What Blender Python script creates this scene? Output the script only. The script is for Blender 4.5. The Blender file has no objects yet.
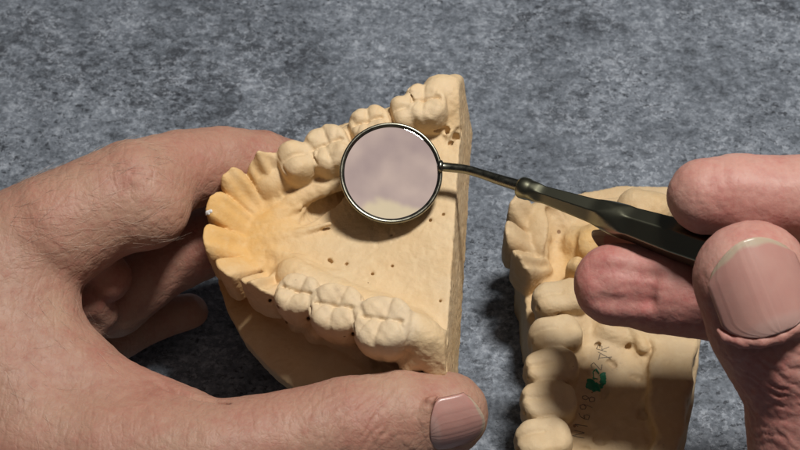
import bpy, bmesh, math, random
import numpy as np
from mathutils import Vector, noise as mnoise
from mathutils.bvhtree import BVHTree

random.seed(7); np.random.seed(7)
S = 0.01                     # the code below thinks in centimetres, Blender in metres
scn = bpy.context.scene
COL = scn.collection

# ------------------------------------------------------------------ camera frame
PITCH = math.radians(52)
FPX = 1604.0
D0 = 44.0
Fv = np.array([0, math.cos(PITCH), -math.sin(PITCH)])
Uv = np.array([0, math.sin(PITCH), math.cos(PITCH)])
Rv = np.array([1.0, 0, 0])
CAM = -Fv * D0

def P(px, py, d):
    return CAM + Fv*d + Rv*((px-400)/FPX*d) + Uv*((225-py)/FPX*d)
def ray(px, py):
    v = Fv + Rv*((px-400)/FPX) + Uv*((225-py)/FPX)
    return v/np.linalg.norm(v)
def T(px, py, z):
    r = ray(px, py); t = (z-CAM[2])/r[2]
    return CAM + r*t

# ------------------------------------------------------------------ signed distance fields
def smin(a, b, k):
    h = np.maximum(k-np.abs(a-b), 0)/k
    return np.minimum(a, b) - h*h*k*0.25
def smax(a, b, k):
    return -smin(-a, -b, k)
def sstep(a, b, x):
    t = np.clip((x-a)/(b-a), 0, 1); return t*t*(3-2*t)

def d_capsule(p, a, b, ra, rb):
    ab = b-a; L2 = float(ab@ab)+1e-9
    x, y, z = p
    t = ((x-a[0])*ab[0]+(y-a[1])*ab[1]+(z-a[2])*ab[2])/L2
    t = np.clip(t, 0, 1)
    dx = x-a[0]-t*ab[0]; dy = y-a[1]-t*ab[1]; dz = z-a[2]-t*ab[2]
    return np.sqrt(dx*dx+dy*dy+dz*dz) - (ra+(rb-ra)*t)
def d_ellipsoid(p, c, ax, r):
    x, y, z = p
    q = []
    for k in range(3):
        q.append(((x-c[0])*ax[k][0]+(y-c[1])*ax[k][1]+(z-c[2])*ax[k][2])/r[k])
    n = np.sqrt(q[0]**2+q[1]**2+q[2]**2)
    return (n-1)*min(r)
def d_poly2(X, Y, pts):
    pts = np.asarray(pts, float); n = len(pts)
    d = np.full(np.broadcast(X, Y).shape, 1e9); sgn = np.ones(d.shape, bool)
    inside = np.zeros(d.shape, bool)
    for i in range(n):
        a = pts[i]; b = pts[(i+1) % n]
        ex, ey = b-a
        wx = X-a[0]; wy = Y-a[1]
        t = np.clip((wx*ex+wy*ey)/(ex*ex+ey*ey), 0, 1)
        d = np.minimum(d, (wx-ex*t)**2+(wy-ey*t)**2)
        c = ((a[1] <= Y) & (b[1] > Y)) | ((b[1] <= Y) & (a[1] > Y))
        with np.errstate(divide='ignore', invalid='ignore'):
            xi = a[0]+(Y-a[1])*ex/(ey if ey != 0 else 1e-9)
        inside ^= c & (X < xi)
    d = np.sqrt(d)
    return np.where(inside, -d, d)

class Field:
    def __init__(s, lo, hi, h):
        s.lo = np.array(lo, float); s.h = h
        s.n = np.ceil((np.array(hi)-s.lo)/h).astype(int)+1
        s.F = np.full(s.n, 3.0, np.float32)
        s.ax = [(s.lo[k]+h*np.arange(s.n[k])).astype(np.float32) for k in range(3)]
    def sub(s, lo, hi):
        i0 = np.clip(np.floor((np.array(lo)-s.lo)/s.h).astype(int), 0, s.n)
        i1 = np.clip(np.ceil((np.array(hi)-s.lo)/s.h).astype(int)+1, 0, s.n)
        sl = tuple(slice(a, b) for a, b in zip(i0, i1))
        p = (s.ax[0][sl[0]][:, None, None], s.ax[1][sl[1]][None, :, None], s.ax[2][sl[2]][None, None, :])
        return sl, p
    def add(s, fn, lo, hi, k=0.1):
        m = k+0.25
        sl, p = s.sub(np.array(lo)-m, np.array(hi)+m)
        if min(s.F[sl].shape) == 0: return
        s.F[sl] = smin(s.F[sl], fn(p).astype(np.float32), k)
    def cut(s, fn, lo, hi, k=0.1):
        m = k+0.25
        sl, p = s.sub(np.array(lo)-m, np.array(hi)+m)
        if min(s.F[sl].shape) == 0: return
        s.F[sl] = smax(s.F[sl], -fn(p).astype(np.float32), k)
    def cap(s, a, b, ra, rb=None, k=0.2, cut=False):
        rb = ra if rb is None else rb
        a = np.array(a, float); b = np.array(b, float)
        r = max(ra, rb)
        lo = np.minimum(a, b)-r; hi = np.maximum(a, b)+r
        (s.cut if cut else s.add)(lambda p: d_capsule(p, a, b, ra, rb), lo, hi, k)
    def chain(s, pts, rs, k=0.2, cut=False):
        pts = [np.array(q, float) for q in pts]; A = np.array(pts); m = max(rs)
        def fn(p):
            d = None
            for i in range(len(pts)-1):
                e = d_capsule(p, pts[i], pts[i+1], rs[i], rs[i+1]); d = e if d is None else np.minimum(d, e) if cut else smin(d, e, .06)
            return d
        (s.cut if cut else s.add)(fn, A.min(0)-m, A.max(0)+m, k)
    def ell(s, c, ax, r, k=0.2, cut=False):
        c = np.array(c, float); m = max(r)
        (s.cut if cut else s.add)(lambda p: d_ellipsoid(p, c, ax, r), c-m, c+m, k)
    def mesh(s):
        F = s.F; h = s.h
        ins = F < 0
        nx, ny, nz = F.shape
        cnt = np.zeros((nx-1, ny-1, nz-1), np.uint8)
        for dx in (0, 1):
            for dy in (0, 1):
                for dz in (0, 1):
                    cnt += ins[dx:nx-1+dx, dy:ny-1+dy, dz:nz-1+dz]
        act = (cnt > 0) & (cnt < 8)
        idx = np.full(act.shape, -1, np.int32)
        cells = np.argwhere(act)
        idx[act] = np.arange(len(cells))
        acc = np.zeros((len(cells), 3)); num = np.zeros(len(cells))
        corners = [(i, j, k) for i in (0, 1) for j in (0, 1) for k in (0, 1)]
        val = {c: F[cells[:, 0]+c[0], cells[:, 1]+c[1], cells[:, 2]+c[2]].astype(float) for c in corners}
        for c in corners:
            for a in range(3):
                if c[a]: continue
                e = list(c); e[a] = 1; e = tuple(e)
                v0, v1 = val[c], val[e]
                m = (v0 < 0) != (v1 < 0)
                t = np.where(m, v0/np.where(m, v0-v1, 1), 0)
                pos = np.tile(np.array(c, float), (len(cells), 1)); pos[:, a] += t
                acc[m] += pos[m]; num[m] += 1
        V = s.lo + h*(cells + acc/num[:, None])
        Q = []
        for a in range(3):
            b, c = (a+1) % 3, (a+2) % 3
            sl0 = [slice(None)]*3; sl1 = [slice(None)]*3
            sl0[a] = slice(0, -1); sl1[a] = slice(1, None)
            i0 = ins[tuple(sl0)]; i1 = ins[tuple(sl1)]
            for flip, m in ((False, i0 & ~i1), (True, ~i0 & i1)):
                e = np.argwhere(m)
                ok = (e[:, b] > 0) & (e[:, c] > 0) & (e[:, b] < F.shape[b]-1) & (e[:, c] < F.shape[c]-1)
                e = e[ok]
                q = []
                for (ob, oc) in ((1, 1), (0, 1), (0, 0), (1, 0)):
                    g = e.copy(); g[:, b] -= ob; g[:, c] -= oc
                    q.append(idx[g[:, 0], g[:, 1], g[:, 2]])
                q = np.stack(q, 1)
                if flip: q = q[:, ::-1]
                Q.append(q)
        return V, np.concatenate(Q)

def vnormals(V, Q):
    N = np.zeros_like(V)
    n = np.cross(V[Q[:, 2]]-V[Q[:, 0]], V[Q[:, 3]]-V[Q[:, 1]])
    for k in range(4): np.add.at(N, Q[:, k], n)
    return N/(np.linalg.norm(N, axis=1)[:, None]+1e-12)

def fnoise(P_, scale, seed=0):
    """quick value noise on an array of points, numpy only"""
    q = P_*scale + seed*17.31
    i = np.floor(q).astype(np.int64); f = q-i; f = f*f*(3-2*f)
    def hsh(a, b, c):
        n = (a*73856093 ^ b*19349663 ^ c*83492791) & 0x7fffffff
        n = (n ^ (n >> 13))*1274126177 & 0x7fffffff
        return ((n ^ (n >> 16)) & 0xffff)/32767.5-1
    r = 0
    for dx in (0, 1):
        for dy in (0, 1):
            for dz in (0, 1):
                w = (f[:, 0] if dx else 1-f[:, 0])*(f[:, 1] if dy else 1-f[:, 1])*(f[:, 2] if dz else 1-f[:, 2])
                r = r + w*hsh(i[:, 0]+dx, i[:, 1]+dy, i[:, 2]+dz)
    return r

# ------------------------------------------------------------------ objects
def new_mesh_object(name, V, faces, mat, parent=None, origin=None, normals=None, attrs=None, smooth=True):
    me = bpy.data.meshes.new(name)
    V = np.asarray(V, float)
    o0 = np.zeros(3) if origin is None else np.asarray(origin, float)
    faces = np.asarray(faces) if not isinstance(faces, list) else faces
    if isinstance(faces, list):
        me.from_pydata(((V-o0)*S).tolist(), [], [list(map(int, f)) for f in faces])
    else:
        me.vertices.add(len(V)); me.vertices.foreach_set('co', ((V-o0)*S).ravel())
        k = faces.shape[1]
        me.loops.add(faces.size); me.loops.foreach_set('vertex_index', faces.astype(np.int32).ravel())
        me.polygons.add(len(faces)); me.polygons.foreach_set('loop_start', np.arange(0, faces.size, k, dtype=np.int32))
        me.update(calc_edges=True)
    me.polygons.foreach_set('use_smooth', [smooth]*len(me.polygons))
    me.materials.append(mat)
    if attrs:
        for an, av in attrs.items():
            at = me.attributes.new(an, 'FLOAT', 'POINT'); at.data.foreach_set('value', np.asarray(av, np.float32))
    me.update()
    if normals is not None:
        me.normals_split_custom_set_from_vertices(np.asarray(normals).tolist())
    ob = bpy.data.objects.new(name, me); COL.objects.link(ob)
    if parent is not None:
        ob.parent = parent
    elif origin is not None:
        ob.location = o0*S
    return ob
def tag(o, label=None, cat=None, group=None, kind=None):
    if label: o['label'] = label
    if cat: o['category'] = cat
    if group: o['group'] = group
    if kind: o['kind'] = kind
    return o
def empty(name, loc):
    o = bpy.data.objects.new(name, None); COL.objects.link(o); o.location = np.asarray(loc)*S
    o.empty_display_size = 0.01
    return o

# ------------------------------------------------------------------ materials
class M:
    def __init__(s, name):
        s.m = bpy.data.materials.new(name); s.m.use_nodes = True
        s.nt = s.m.node_tree; s.b = s.nt.nodes['Principled BSDF']
        s.tc = s.nt.nodes.new('ShaderNodeTexCoord')
    def n(s, t, **k):
        nd = s.nt.nodes.new(t)
        for a, v in k.items():
            if a in nd.inputs: nd.inputs[a].default_value = v
            else: setattr(nd, a, v)
        return nd
    def l(s, a, b): s.nt.links.new(a, b)
    def coord(s, scale=(1, 1, 1), rot=(0, 0, 0), which='Object'):
        mp = s.n('ShaderNodeMapping'); mp.inputs['Scale'].default_value = scale; mp.inputs['Rotation'].default_value = rot
        s.l(s.tc.outputs[which], mp.inputs['Vector']); return mp.outputs[0]
    def noise(s, scale, detail=4, rough=.55, vec=None, dist=0):
        nd = s.n('ShaderNodeTexNoise'); nd.inputs['Scale'].default_value = scale
        nd.inputs['Detail'].default_value = detail; nd.inputs['Roughness'].default_value = rough
        nd.inputs['Distortion'].default_value = dist
        s.l(vec if vec is not None else s.tc.outputs['Object'], nd.inputs['Vector']); return nd.outputs['Fac']
    def ramp(s, fac, stops, interp='LINEAR'):
        r = s.n('ShaderNodeValToRGB'); r.color_ramp.interpolation = interp
        e = r.color_ramp.elements
        while len(e) < len(stops): e.new(.5)
        for q, (p_, c) in zip(e, stops):
            q.position = p_; q.color = (c, c, c, 1) if isinstance(c, (int, float)) else (*c, 1)
        s.l(fac, r.inputs[0]); return r.outputs['Color']
    def mix(s, fac, a, b, mode='MIX'):
        x = s.n('ShaderNodeMix', data_type='RGBA', blend_type=mode)
        for sock, v in ((x.inputs[0], fac), (x.inputs[6], a), (x.inputs[7], b)):
            if isinstance(v, (int, float)): sock.default_value = v
            elif isinstance(v, tuple): sock.default_value = (*v, 1)
            else: s.l(v, sock)
        return x.outputs[2]
    def math(s, op, a, b=0):
        x = s.n('ShaderNodeMath', operation=op)
        for sock, v in zip(x.inputs, (a, b)):
            if isinstance(v, (int, float)): sock.default_value = v
            else: s.l(v, sock)
        return x.outputs[0]
    def attr(s, name):
        a = s.n('ShaderNodeAttribute'); a.attribute_name = name; return a.outputs['Fac']
    def bump(s, h, dist, strength=1, prev=None):
        b = s.n('ShaderNodeBump'); b.inputs['Distance'].default_value = dist; b.inputs['Strength'].default_value = strength
        s.l(h, b.inputs['Height'])
        if prev is not None: s.l(prev, b.inputs['Normal'])
        return b.outputs[0]
    def set(s, **k):
        for a, v in k.items():
            i = s.b.inputs[a.replace('_', ' ')]
            if hasattr(v, 'links') or hasattr(v, 'is_linked'): s.l(v, i)
            else: i.default_value = (*v, 1) if isinstance(v, tuple) and len(v) == 3 and i.type == 'RGBA' else v

def plaster(name, base, warm, pale):
    m = M(name)
    n1 = m.noise(60, 5, .6); n2 = m.noise(420, 4, .6); n3 = m.noise(1900, 3, .6)
    c = m.mix(m.attr('warm'), base, warm)
    c = m.mix(m.attr('pale'), c, pale)
    c = m.mix(m.math('MULTIPLY', m.ramp(n1, [(.35, 0), (.75, 1)]), .35), c, m.mix(.5, c, (.72, .46, .20)))
    c = m.mix(m.math('MULTIPLY', m.ramp(n2, [(.45, 0), (.8, 1)]), .30), c, (.80, .66, .42))
    # small bubbles and specks left in the stone, the hollows' shade painted brown
    v = m.n('ShaderNodeTexVoronoi', feature='F1'); v.inputs['Scale'].default_value = 210
    m.l(m.tc.outputs['Object'], v.inputs['Vector'])
    wn = m.n('ShaderNodeSeparateColor'); m.l(v.outputs['Color'], wn.inputs[0])
    sel = m.math('GREATER_THAN', wn.outputs[0], .93)
    size = m.math('MULTIPLY', wn.outputs[1], .13)
    pit = m.math('MULTIPLY', m.math('LESS_THAN', v.outputs['Distance'], size), sel)
    c = m.mix(m.math('MULTIPLY', pit, .75), c, (.16, .07, .03))
    st = m.ramp(m.noise(150, 6, .7), [(.64, 0), (.72, 1)])
    c = m.mix(m.math('MULTIPLY', st, m.math('MULTIPLY', m.attr('stain'), .8)), c, (.22, .15, .11))
    m.set(Base_Color=c, Roughness=.62, Specular_IOR_Level=.28)
    m.b.inputs['Subsurface Weight'].default_value = .06
    m.b.inputs['Subsurface Radius'].default_value = (1, .6, .3)
    m.b.inputs['Subsurface Scale'].default_value = .0008
    b = m.bump(n1, .0008, .5)
    b = m.bump(n2, .0003, .55, b)
    b = m.bump(n3, .0001, .7, b)
    b = m.bump(m.math('MULTIPLY', pit, -1), .0003, .8, b)
    m.set(Normal=b)
    return m.m

def skin(name, base, red, pale, dark, rough=1.0):
    m = M(name)
    n1 = m.noise(90, 4, .55); n2 = m.noise(330, 4, .6)
    c = m.mix(m.attr('red'), base, red)
    c = m.mix(m.ramp(n1, [(.40, 0), (.66, .65)]), c, pale)
    c = m.mix(m.ramp(m.noise(45, 3, .5), [(.48, 0), (.66, .5)]), c, red)
    c = m.mix(m.ramp(n2, [(.50, 0), (.78, .55)]), c, red)
    sp = m.ramp(m.noise(150, 3, .5), [(.64, 0), (.74, .5)])
    c = m.mix(m.math('MULTIPLY', sp, m.attr('spots')), c, dark)
    c = m.mix(m.ramp(m.noise(700, 5, .7), [(.42, 0), (.62, .28)]), c, pale)
    m.set(Base_Color=c, Specular_IOR_Level=.38)
    m.l(m.ramp(n2, [(.3, .50), (.7, .64)]), m.b.inputs['Roughness'])
    m.b.inputs['Subsurface Weight'].default_value = .22
    m.b.inputs['Subsurface Radius'].default_value = (1, .35, .2)
    m.b.inputs['Subsurface Scale'].default_value = .0022
    # skin lines: stretched cells in two directions, pores
    vec = m.coord((1, 1, 1), (.3, .5, .4))
    v1 = m.n('ShaderNodeTexVoronoi', feature='DISTANCE_TO_EDGE'); v1.inputs['Scale'].default_value = 900
    dn = m.n('ShaderNodeTexNoise'); dn.inputs['Scale'].default_value = 300
    m.l(vec, dn.inputs['Vector'])
    ad = m.n('ShaderNodeVectorMath', operation='MULTIPLY_ADD')
    m.l(dn.outputs['Color'], ad.inputs[0]); ad.inputs[1].default_value = (.002,)*3; m.l(vec, ad.inputs[2])
    m.l(ad.outputs[0], v1.inputs['Vector'])
    cell = m.ramp(v1.outputs['Distance'], [(0, 0), (.25, 1)])
    v2 = m.n('ShaderNodeTexVoronoi', feature='DISTANCE_TO_EDGE'); v2.inputs['Scale'].default_value = 380
    vv = m.coord((1, .35, 1), (.2, 0, .7)); m.l(vv, v2.inputs['Vector'])
    cell2 = m.ramp(v2.outputs['Distance'], [(0, 0), (.16, 1)])
    b = m.bump(n2, .0003, .5)
    b = m.bump(cell2, .00008*rough, .6, b)
    b = m.bump(cell, .00005*rough, .6, b)
    b = m.bump(m.noise(1600, 3, .6), .00005, .6, b)
    m.set(Normal=b)
    return m.m
def m_rough(name): return .7

def nail_mat(name, col):
    m = M(name)
    n = m.noise(200, 3, .5, m.coord((1, 1, 1)))
    t = m.attr('free')
    c = m.mix(m.ramp(n, [(.3, 0), (.7, .4)]), col, (.50, .31, .26))
    c = m.mix(t, c, (.44, .36, .27))
    c = m.mix(m.attr('lunula'), c, (.52, .36, .32))
    m.set(Base_Color=c, Roughness=.30, Specular_IOR_Level=.5)
    m.b.inputs['Subsurface Weight'].default_value = .2
    m.b.inputs['Subsurface Radius'].default_value = (1, .4, .3)
    m.b.inputs['Subsurface Scale'].default_value = .001
    b = m.bump(m.attr('ridge'), .00012, .6)
    b = m.bump(m.noise(1500, 2, .5), .00003, .6, b)
    m.set(Normal=b)
    return m.m

def metal(name, col, rough, bump=.0):
    m = M(name)
    r = m.ramp(m.noise(700, 4, .6), [(.3, rough*.7), (.7, rough*1.3)])
    m.set(Base_Color=m.mix(m.ramp(m.noise(250, 4, .6), [(.4, 0), (.8, .15)]), col, tuple(x*.7 for x in col)), Metallic=1.0)
    m.l(r, m.b.inputs['Roughness']) if bump > .25 else m.set(Roughness=rough)
    if bump > .25: m.set(Normal=m.bump(m.noise(2500, 3, .6), .00003, bump))
    return m.m

def table_mat():
    m = M('mottled_slate')
    big = m.noise(11, 5, .6, None, .4)
    patch = m.noise(38, 7, .68, m.coord((1, 1.15, 1), (0, 0, .35)), .3)
    mid = m.noise(240, 6, .72, m.coord((1, 1.15, 1), (0, 0, .3)), .2)
    fine = m.noise(800, 5, .7)
    lum = m.mix(.42, mid, fine)
    lum = m.mix(.26, lum, patch)
    c = m.ramp(lum, [(.40, (.066, .077, .092)), (.46, (.136, .158, .188)), (.52, (.205, .236, .278)), (.59, (.350, .390, .445))])
    c = m.mix(m.ramp(big, [(.38, .28), (.62, 0)]), c, (.085, .101, .126))
    # smeared dark patches broken into specks
    pm = m.math('MULTIPLY', m.ramp(m.noise(17, 5, .65, m.coord((1, 1.4, 1), (0, 0, .6)), .5), [(.49, 0), (.58, 1)]), m.ramp(m.noise(170, 8, .85, m.coord((1, 1.4, 1), (0, 0, .5)), .3), [(.48, 0), (.55, 1)]))
    c = m.mix(m.math('MULTIPLY', pm, .80), c, (.040, .046, .056))
    # scratchy dark strokes: thin level lines of a noise, only where another noise allows
    for sc_, rot, msk in ((70, .5, 40), (120, -.6, 55)):
        nz_ = m.noise(sc_, 7, .62, m.coord((1, 2.0, 1), (0, 0, rot)), .4)
        band = m.ramp(nz_, [(.488, 0), (.497, 1), (.503, 1), (.512, 0)])
        band = m.math('MULTIPLY', band, m.ramp(m.noise(msk, 5, .65), [(.50, 0), (.57, 1)]))
        c = m.mix(m.math('MULTIPLY', band, .75), c, (.035, .040, .050))
    pk = m.ramp(m.noise(420, 4, .7, m.coord((1, 1.6, 1), (0, 0, .8)), .4), [(.575, 0), (.605, 1)])
    pk = m.math('MULTIPLY', pk, m.ramp(m.noise(32, 4, .6), [(.42, .2), (.56, 1)]))
    c = m.mix(m.math('MULTIPLY', pk, .85), c, (.026, .030, .038))
    # pale worn spots
    fl = m.ramp(m.noise(560, 4, .75, None, .3), [(.54, 0), (.60, 1)])
    c = m.mix(m.math('MULTIPLY', fl, m.ramp(patch, [(.40, .1), (.60, .65)])), c, (.45, .50, .57))
    m.set(Base_Color=c, Roughness=.6, Specular_IOR_Level=.25)
    m.set(Normal=m.bump(lum, .0001, .35))
    return m.m

MAT_PL = plaster('dental_stone', (.65, .50, .31), (.69, .42, .15), (.66, .56, .42))
MAT_PL2 = plaster('dental_stone_old', (.56, .43, .27), (.68, .44, .18), (.62, .53, .37))
MAT_SKL = skin('skin_left', (.385, .215, .155), (.38, .145, .110), (.47, .31, .22), (.26, .14, .09))
MAT_SKR = skin('skin_right', (.46, .235, .190), (.40, .125, .115), (.54, .34, .28), (.26, .14, .09), .45)
MAT_NAIL = nail_mat('nail', (.43, .225, .195))
MAT_STEEL = metal('polished_steel', (.25, .25, .20), .30, .3)
MAT_HANDLE = metal('dark_olive_steel', (.30, .305, .22), .30, .2)
MAT_MIRROR = metal('mirror_silver', (.90, .88, .88), .004)
MAT_TABLE = table_mat()
def flat(name, col, rough=.6):
    m = M(name); m.set(Base_Color=m.mix(m.ramp(m.noise(900, 3, .6), [(.35, 0), (.7, 1)]), col, tuple(c*.6 for c in col)), Roughness=rough); return m.m
MAT_GREEN = flat('green_ink', (.008, .24, .11), .5)
MAT_PENCIL = flat('pencil', (.17, .13, .09), .5)
MAT_CHIP = flat('white_chip', (.85, .85, .83), .5)
MAT_HAIR = flat('fine_hair', (.72, .58, .46), .5)

# ------------------------------------------------------------------ table
tb = bmesh.new()
n = 24
for (a, b, z) in [(-160, 160, 0)]:
    vs = [tb.verts.new((x*S, y*S, 0)) for x, y in ((-160, -90), (160, -90), (160, 230), (-160, 230))]
    tb.faces.new(vs)
me = bpy.data.meshes.new('table_top'); tb.to_mesh(me); tb.free(); me.materials.append(MAT_TABLE)
table = bpy.data.objects.new('table_top', me); COL.objects.link(table); tag(table, kind='structure')

# ------------------------------------------------------------------ teeth (in cast coordinates: x, y across, z up)
class Tooth:
    def __init__(s, kind, c, out, L, B, top, h=1.1, seed=0, ref=None):
        s.amp = 1.0; s.kind = kind; s.c = np.array(c, float); s.L = L; s.B = B; s.top = top; s.h = h; s.seed = seed
        o = np.array(out, float); o /= np.linalg.norm(o); s.o = o; s.m = np.array([o[1], -o[0]])
        rg = np.random.RandomState(seed+11); s.j = rg.uniform(-1, 1, 24)
    def box(s):
        r = max(s.L, s.B)*.85+.2
        return (s.c[0]-r, s.c[1]-r, s.top-s.h-.1), (s.c[0]+r, s.c[1]+r, s.top+.35)
    def d(s, p):
        X, Y, Z = p
        x = (X-s.c[0])*s.m[0]+(Y-s.c[1])*s.m[1]
        y = (X-s.c[0])*s.o[0]+(Y-s.c[1])*s.o[1]       # + = outwards (cheek side)
        L, B, j = s.L, s.B, s.j
        zt = s.top
        G = lambda a, b, r: np.exp(-((x-a)**2+(y-b)**2)/(r*r))
        def line(ax, ay, bx, by, w):
            ex, ey = bx-ax, by-ay
            t = np.clip(((x-ax)*ex+(y-ay)*ey)/(ex*ex+ey*ey), 0, 1)
            return np.exp(-((x-ax-ex*t)**2+(y-ay-ey*t)**2)/(w*w))
        wob = .02*np.sin(5.1*x/L+j[0]*3)+.02*np.sin(4.3*y/B+j[1]*3)
        if s.kind in ('molar', 'premolar', 'long'):
            zm = (Z-(zt-.45))/.55
            bulge = -.07*zm*zm
            rr = .42*min(L, B)
            qx = np.abs(x)-(L/2-rr)-bulge*1.0; qy = np.abs(y)-(B/2-rr)-bulge*1.0
            d2 = np.sqrt(np.maximum(qx, 0)**2+np.maximum(qy, 0)**2)+np.minimum(np.maximum(qx, qy), 0)-rr
            if s.kind == 'molar':
                H = zt-.12+.05*(1-s.amp) + wob - .10*(1-s.amp)*sstep(-.1*B, .5*B, y)
                for i, (cx, cy) in enumerate(((-.25, .27), (.25, .25), (-.24, -.26), (.26, -.25))):
                    H = H+s.amp*(.10+.03*j[i+2])*G((cx+.03*j[i+6])*L, (cy+.03*j[i+10])*B, .22*L)
                H = H-.085*s.amp*line(-.36*L, .02*j[14]*B, .36*L, .03*j[15]*B, .038)-.03*line(-.2*L, .0, -.38*L, -.3*B, .03)-.03*line(.2*L, 0, .36*L, .3*B, .03)
                H = H-.055*s.amp*line(.04*j[16]*L, 0, (.06+.05*j[17])*L, .45*B, .05)
                H = H-.05*s.amp*line(-.05*L, 0, (-.10+.05*j[18])*L, -.45*B, .05)
                H = H+.009*np.sin(10*x+j[19]*3)*np.sin(12*y+j[20]*3)+.012*np.sin(19*x+j[21]*3+4*y)*np.sin(17*y+j[22]*3)
                H = H-.05*line(-.3*L, .0, -.42*L, .25*B, .05)-.05*line(.3*L, 0, .42*L, -.22*B, .05)
                # buccal groove
                d2 = d2+.035*s.amp*np.exp(-(x/(.09))**2)*sstep(0, .3*B, y)+.02*np.exp(-((x+.06)/(.09))**2)*sstep(0, .3*B, -y)
            elif s.kind == 'premolar':
                H = zt-.12 + wob+(.18)*G(.02*j[2], .26*B, .32*B)+(.12)*G(.04*j[3], -.26*B, .30*B)
                H = H-.08*line(-.3*L, -.02*B, .3*L, -.03*B, .065)
            else:
                H = zt + wob - .05*(y/(B*.5))**2 - .06*(x/(L*.5))**4+.03*np.sin(9*y+j[4]*3)
                H = H-.05*line(-.1*L*j[5], .0, .1*L*j[6], .5*B, .06)
                d2 = d2+.05*np.exp(-((x-.1*L*j[7])/.08)**2)*sstep(0, .35*B, y)
            return smax(smax(d2, Z-H, .15), zt-s.h-Z, .1)
        # front teeth: sharp outer edge, hollow inner slope, fan shaped
        w = L*(.5+.10*np.clip(y/(B*.5), -1.2, 1))
        edge = np.abs(x)-w
        t = (B*.5-y)/B
        H = zt-.10*(np.abs(x)/(L*.5))**2.5-.95*s.h*.9*sstep(.02, 1.15, t)**.8
        H = H-.05*G(0, -.02*B, .33*L)+.02*line(-.36*L, .3*B, -.28*L, -.4*B, .10)+.02*line(.36*L, .3*B, .28*L, -.4*B, .10)
        H = H+.09*G(0, -.40*B, .22*L)+.018*np.sin(13*x/L+j[2]*3)+(.035+.04*j[9])*x/(L*.5)+.05*j[10]+.022*np.sin(9*y+j[11]*3)*np.sin(8*x+j[12]*3)+.015*np.sin(21*x+j[13]*3+5*y)*sstep(.25*B, .5*B, y)
        H = H-.06*np.exp(-(np.maximum(w-np.abs(x), 0)/.038)**2)*sstep(-.62*B, -.2*B, y)+.035*np.exp(-((B*.5-y)/.10)**2)
        if s.kind == 'canine':
            H = H+.13*line(0, .5*B, .03*j[4], -.3*B, .12)-.08*line(-.22*L, .3*B, -.15*L, -.4*B, .09)-.08*line(.2*L, .3*B, .16*L, -.4*B, .09)
        outer = y-(B*.5-.07*(x/(L*.5))**2*1.2)+.18*np.maximum((Z-zt+.0), -.6)*.25
        d2 = smax(smax(edge, outer, .12), -(y+B*.55), .2)
        return smax(smax(d2*.95, (Z-H)*.72, .09), zt-s.h-.3-Z, .1)

def build_cast(field, teeth, tow, root, label_fn, mat, base_name, warmf, palef, stainf, disp=1.6):
    """tow: local -> world points"""
    V, Q = field.mesh()
    N = vnormals(V, Q)
    # trowel marks, grain and small lumps
    dsp = .008*fnoise(V, 4, 1)+.006*fnoise(V, 11, 2)+.0045*fnoise(V, 22, 3)
    calm = np.ones(len(V))
    for t in teeth:
        calm = np.minimum(calm, 1-.75*np.exp(-(((V[:, 0]-t.c[0])**2+(V[:, 1]-t.c[1])**2)/(.3*t.L*t.B))**2)*sstep(t.top-.9, t.top-.5, V[:, 2]))
    V = V+N*(dsp*disp*calm)[:, None]
    Vw = tow(V)
    if np.einsum('ij,ij->i', np.cross(Vw[Q[:50000, 1]]-Vw[Q[:50000, 0]], Vw[Q[:50000, 2]]-Vw[Q[:50000, 0]]), tow(V[Q[:50000, 0]]+N[Q[:50000, 0]])-Vw[Q[:50000, 0]]).sum() < 0:
        Q = Q[:, ::-1]
    Nw = vnormals(Vw, Q)
    tid = np.full(len(V), -1); best = np.full(len(V), .045)
    for i, t in enumerate(teeth):
        lo, hi = t.box()
        m = np.all((V > np.array(lo)-.1) & (V < np.array(hi)+.1), axis=1)
        ii = np.where(m)[0]
        if len(ii) == 0: continue
        dd = t.d((V[ii, 0], V[ii, 1], V[ii, 2])) + np.where(V[ii, 2] < t.top-t.h*.78, .2, 0)
        ok = dd < best[ii]
        tid[ii[ok]] = i; best[ii[ok]] = dd[ok]
    fid = np.median(tid[Q], axis=1).astype(int)
    fid = np.where((tid[Q] == fid[:, None]).sum(1) >= 2, fid, -1)
    warm, pale, stain = warmf(V), palef(V, tid), stainf(V, tid)
    obs = []
    for k in range(-1, len(teeth)):
        q = Q[fid == k]
        if len(q) == 0: continue
        u, inv = np.unique(q.ravel(), return_inverse=True)
        nm = base_name if k < 0 else 'tooth'
        o = new_mesh_object(nm, Vw[u], inv.reshape(-1, 4), mat, root, np.array(root.location)/S, Nw[u],
                            {'warm': warm[u], 'pale': pale[u], 'stain': stain[u]})
        if k >= 0 and label_fn(k): o['label'] = label_fn(k)
        obs.append(o)
    return Vw, Q, obs

# ================================================================== LEFT CAST (held)
O1 = P(330, 235, 35.6)
a_ = math.radians(31)
w1 = -Fv*math.cos(a_)+Uv*math.sin(a_)-Rv*.13; w1 /= np.linalg.norm(w1)
u1 = Rv-w1*(Rv@w1); u1 /= np.linalg.norm(u1)
v1 = np.cross(w1, u1)
if v1@Uv < 0: v1 = -v1
def tow1(V): return O1+V[:, :1]*u1+V[:, 1:2]*v1+V[:, 2:3]*w1
def L1(px, py, w=0.0):
    r = ray(px, py)
    t = ((O1+w1*w-CAM)@w1)/(r@w1)
    q = CAM+r*t-O1
    return np.array([q@u1, q@v1])
def L13(px, py, w): a = L1(px, py, w); return np.array([a[0], a[1], w])

def teeth_from_px(rows, Lf, kw=None):
    out = []
    for i, (kind, px, py, ox, oy, L, B, top, h) in enumerate(rows):
        c = Lf(px, py, top-.12); c2 = Lf(px+ox, py+oy, top-.12)
        out.append(Tooth(kind, c, c2-c, L, B, top, h, seed=i))
    return out

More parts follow.
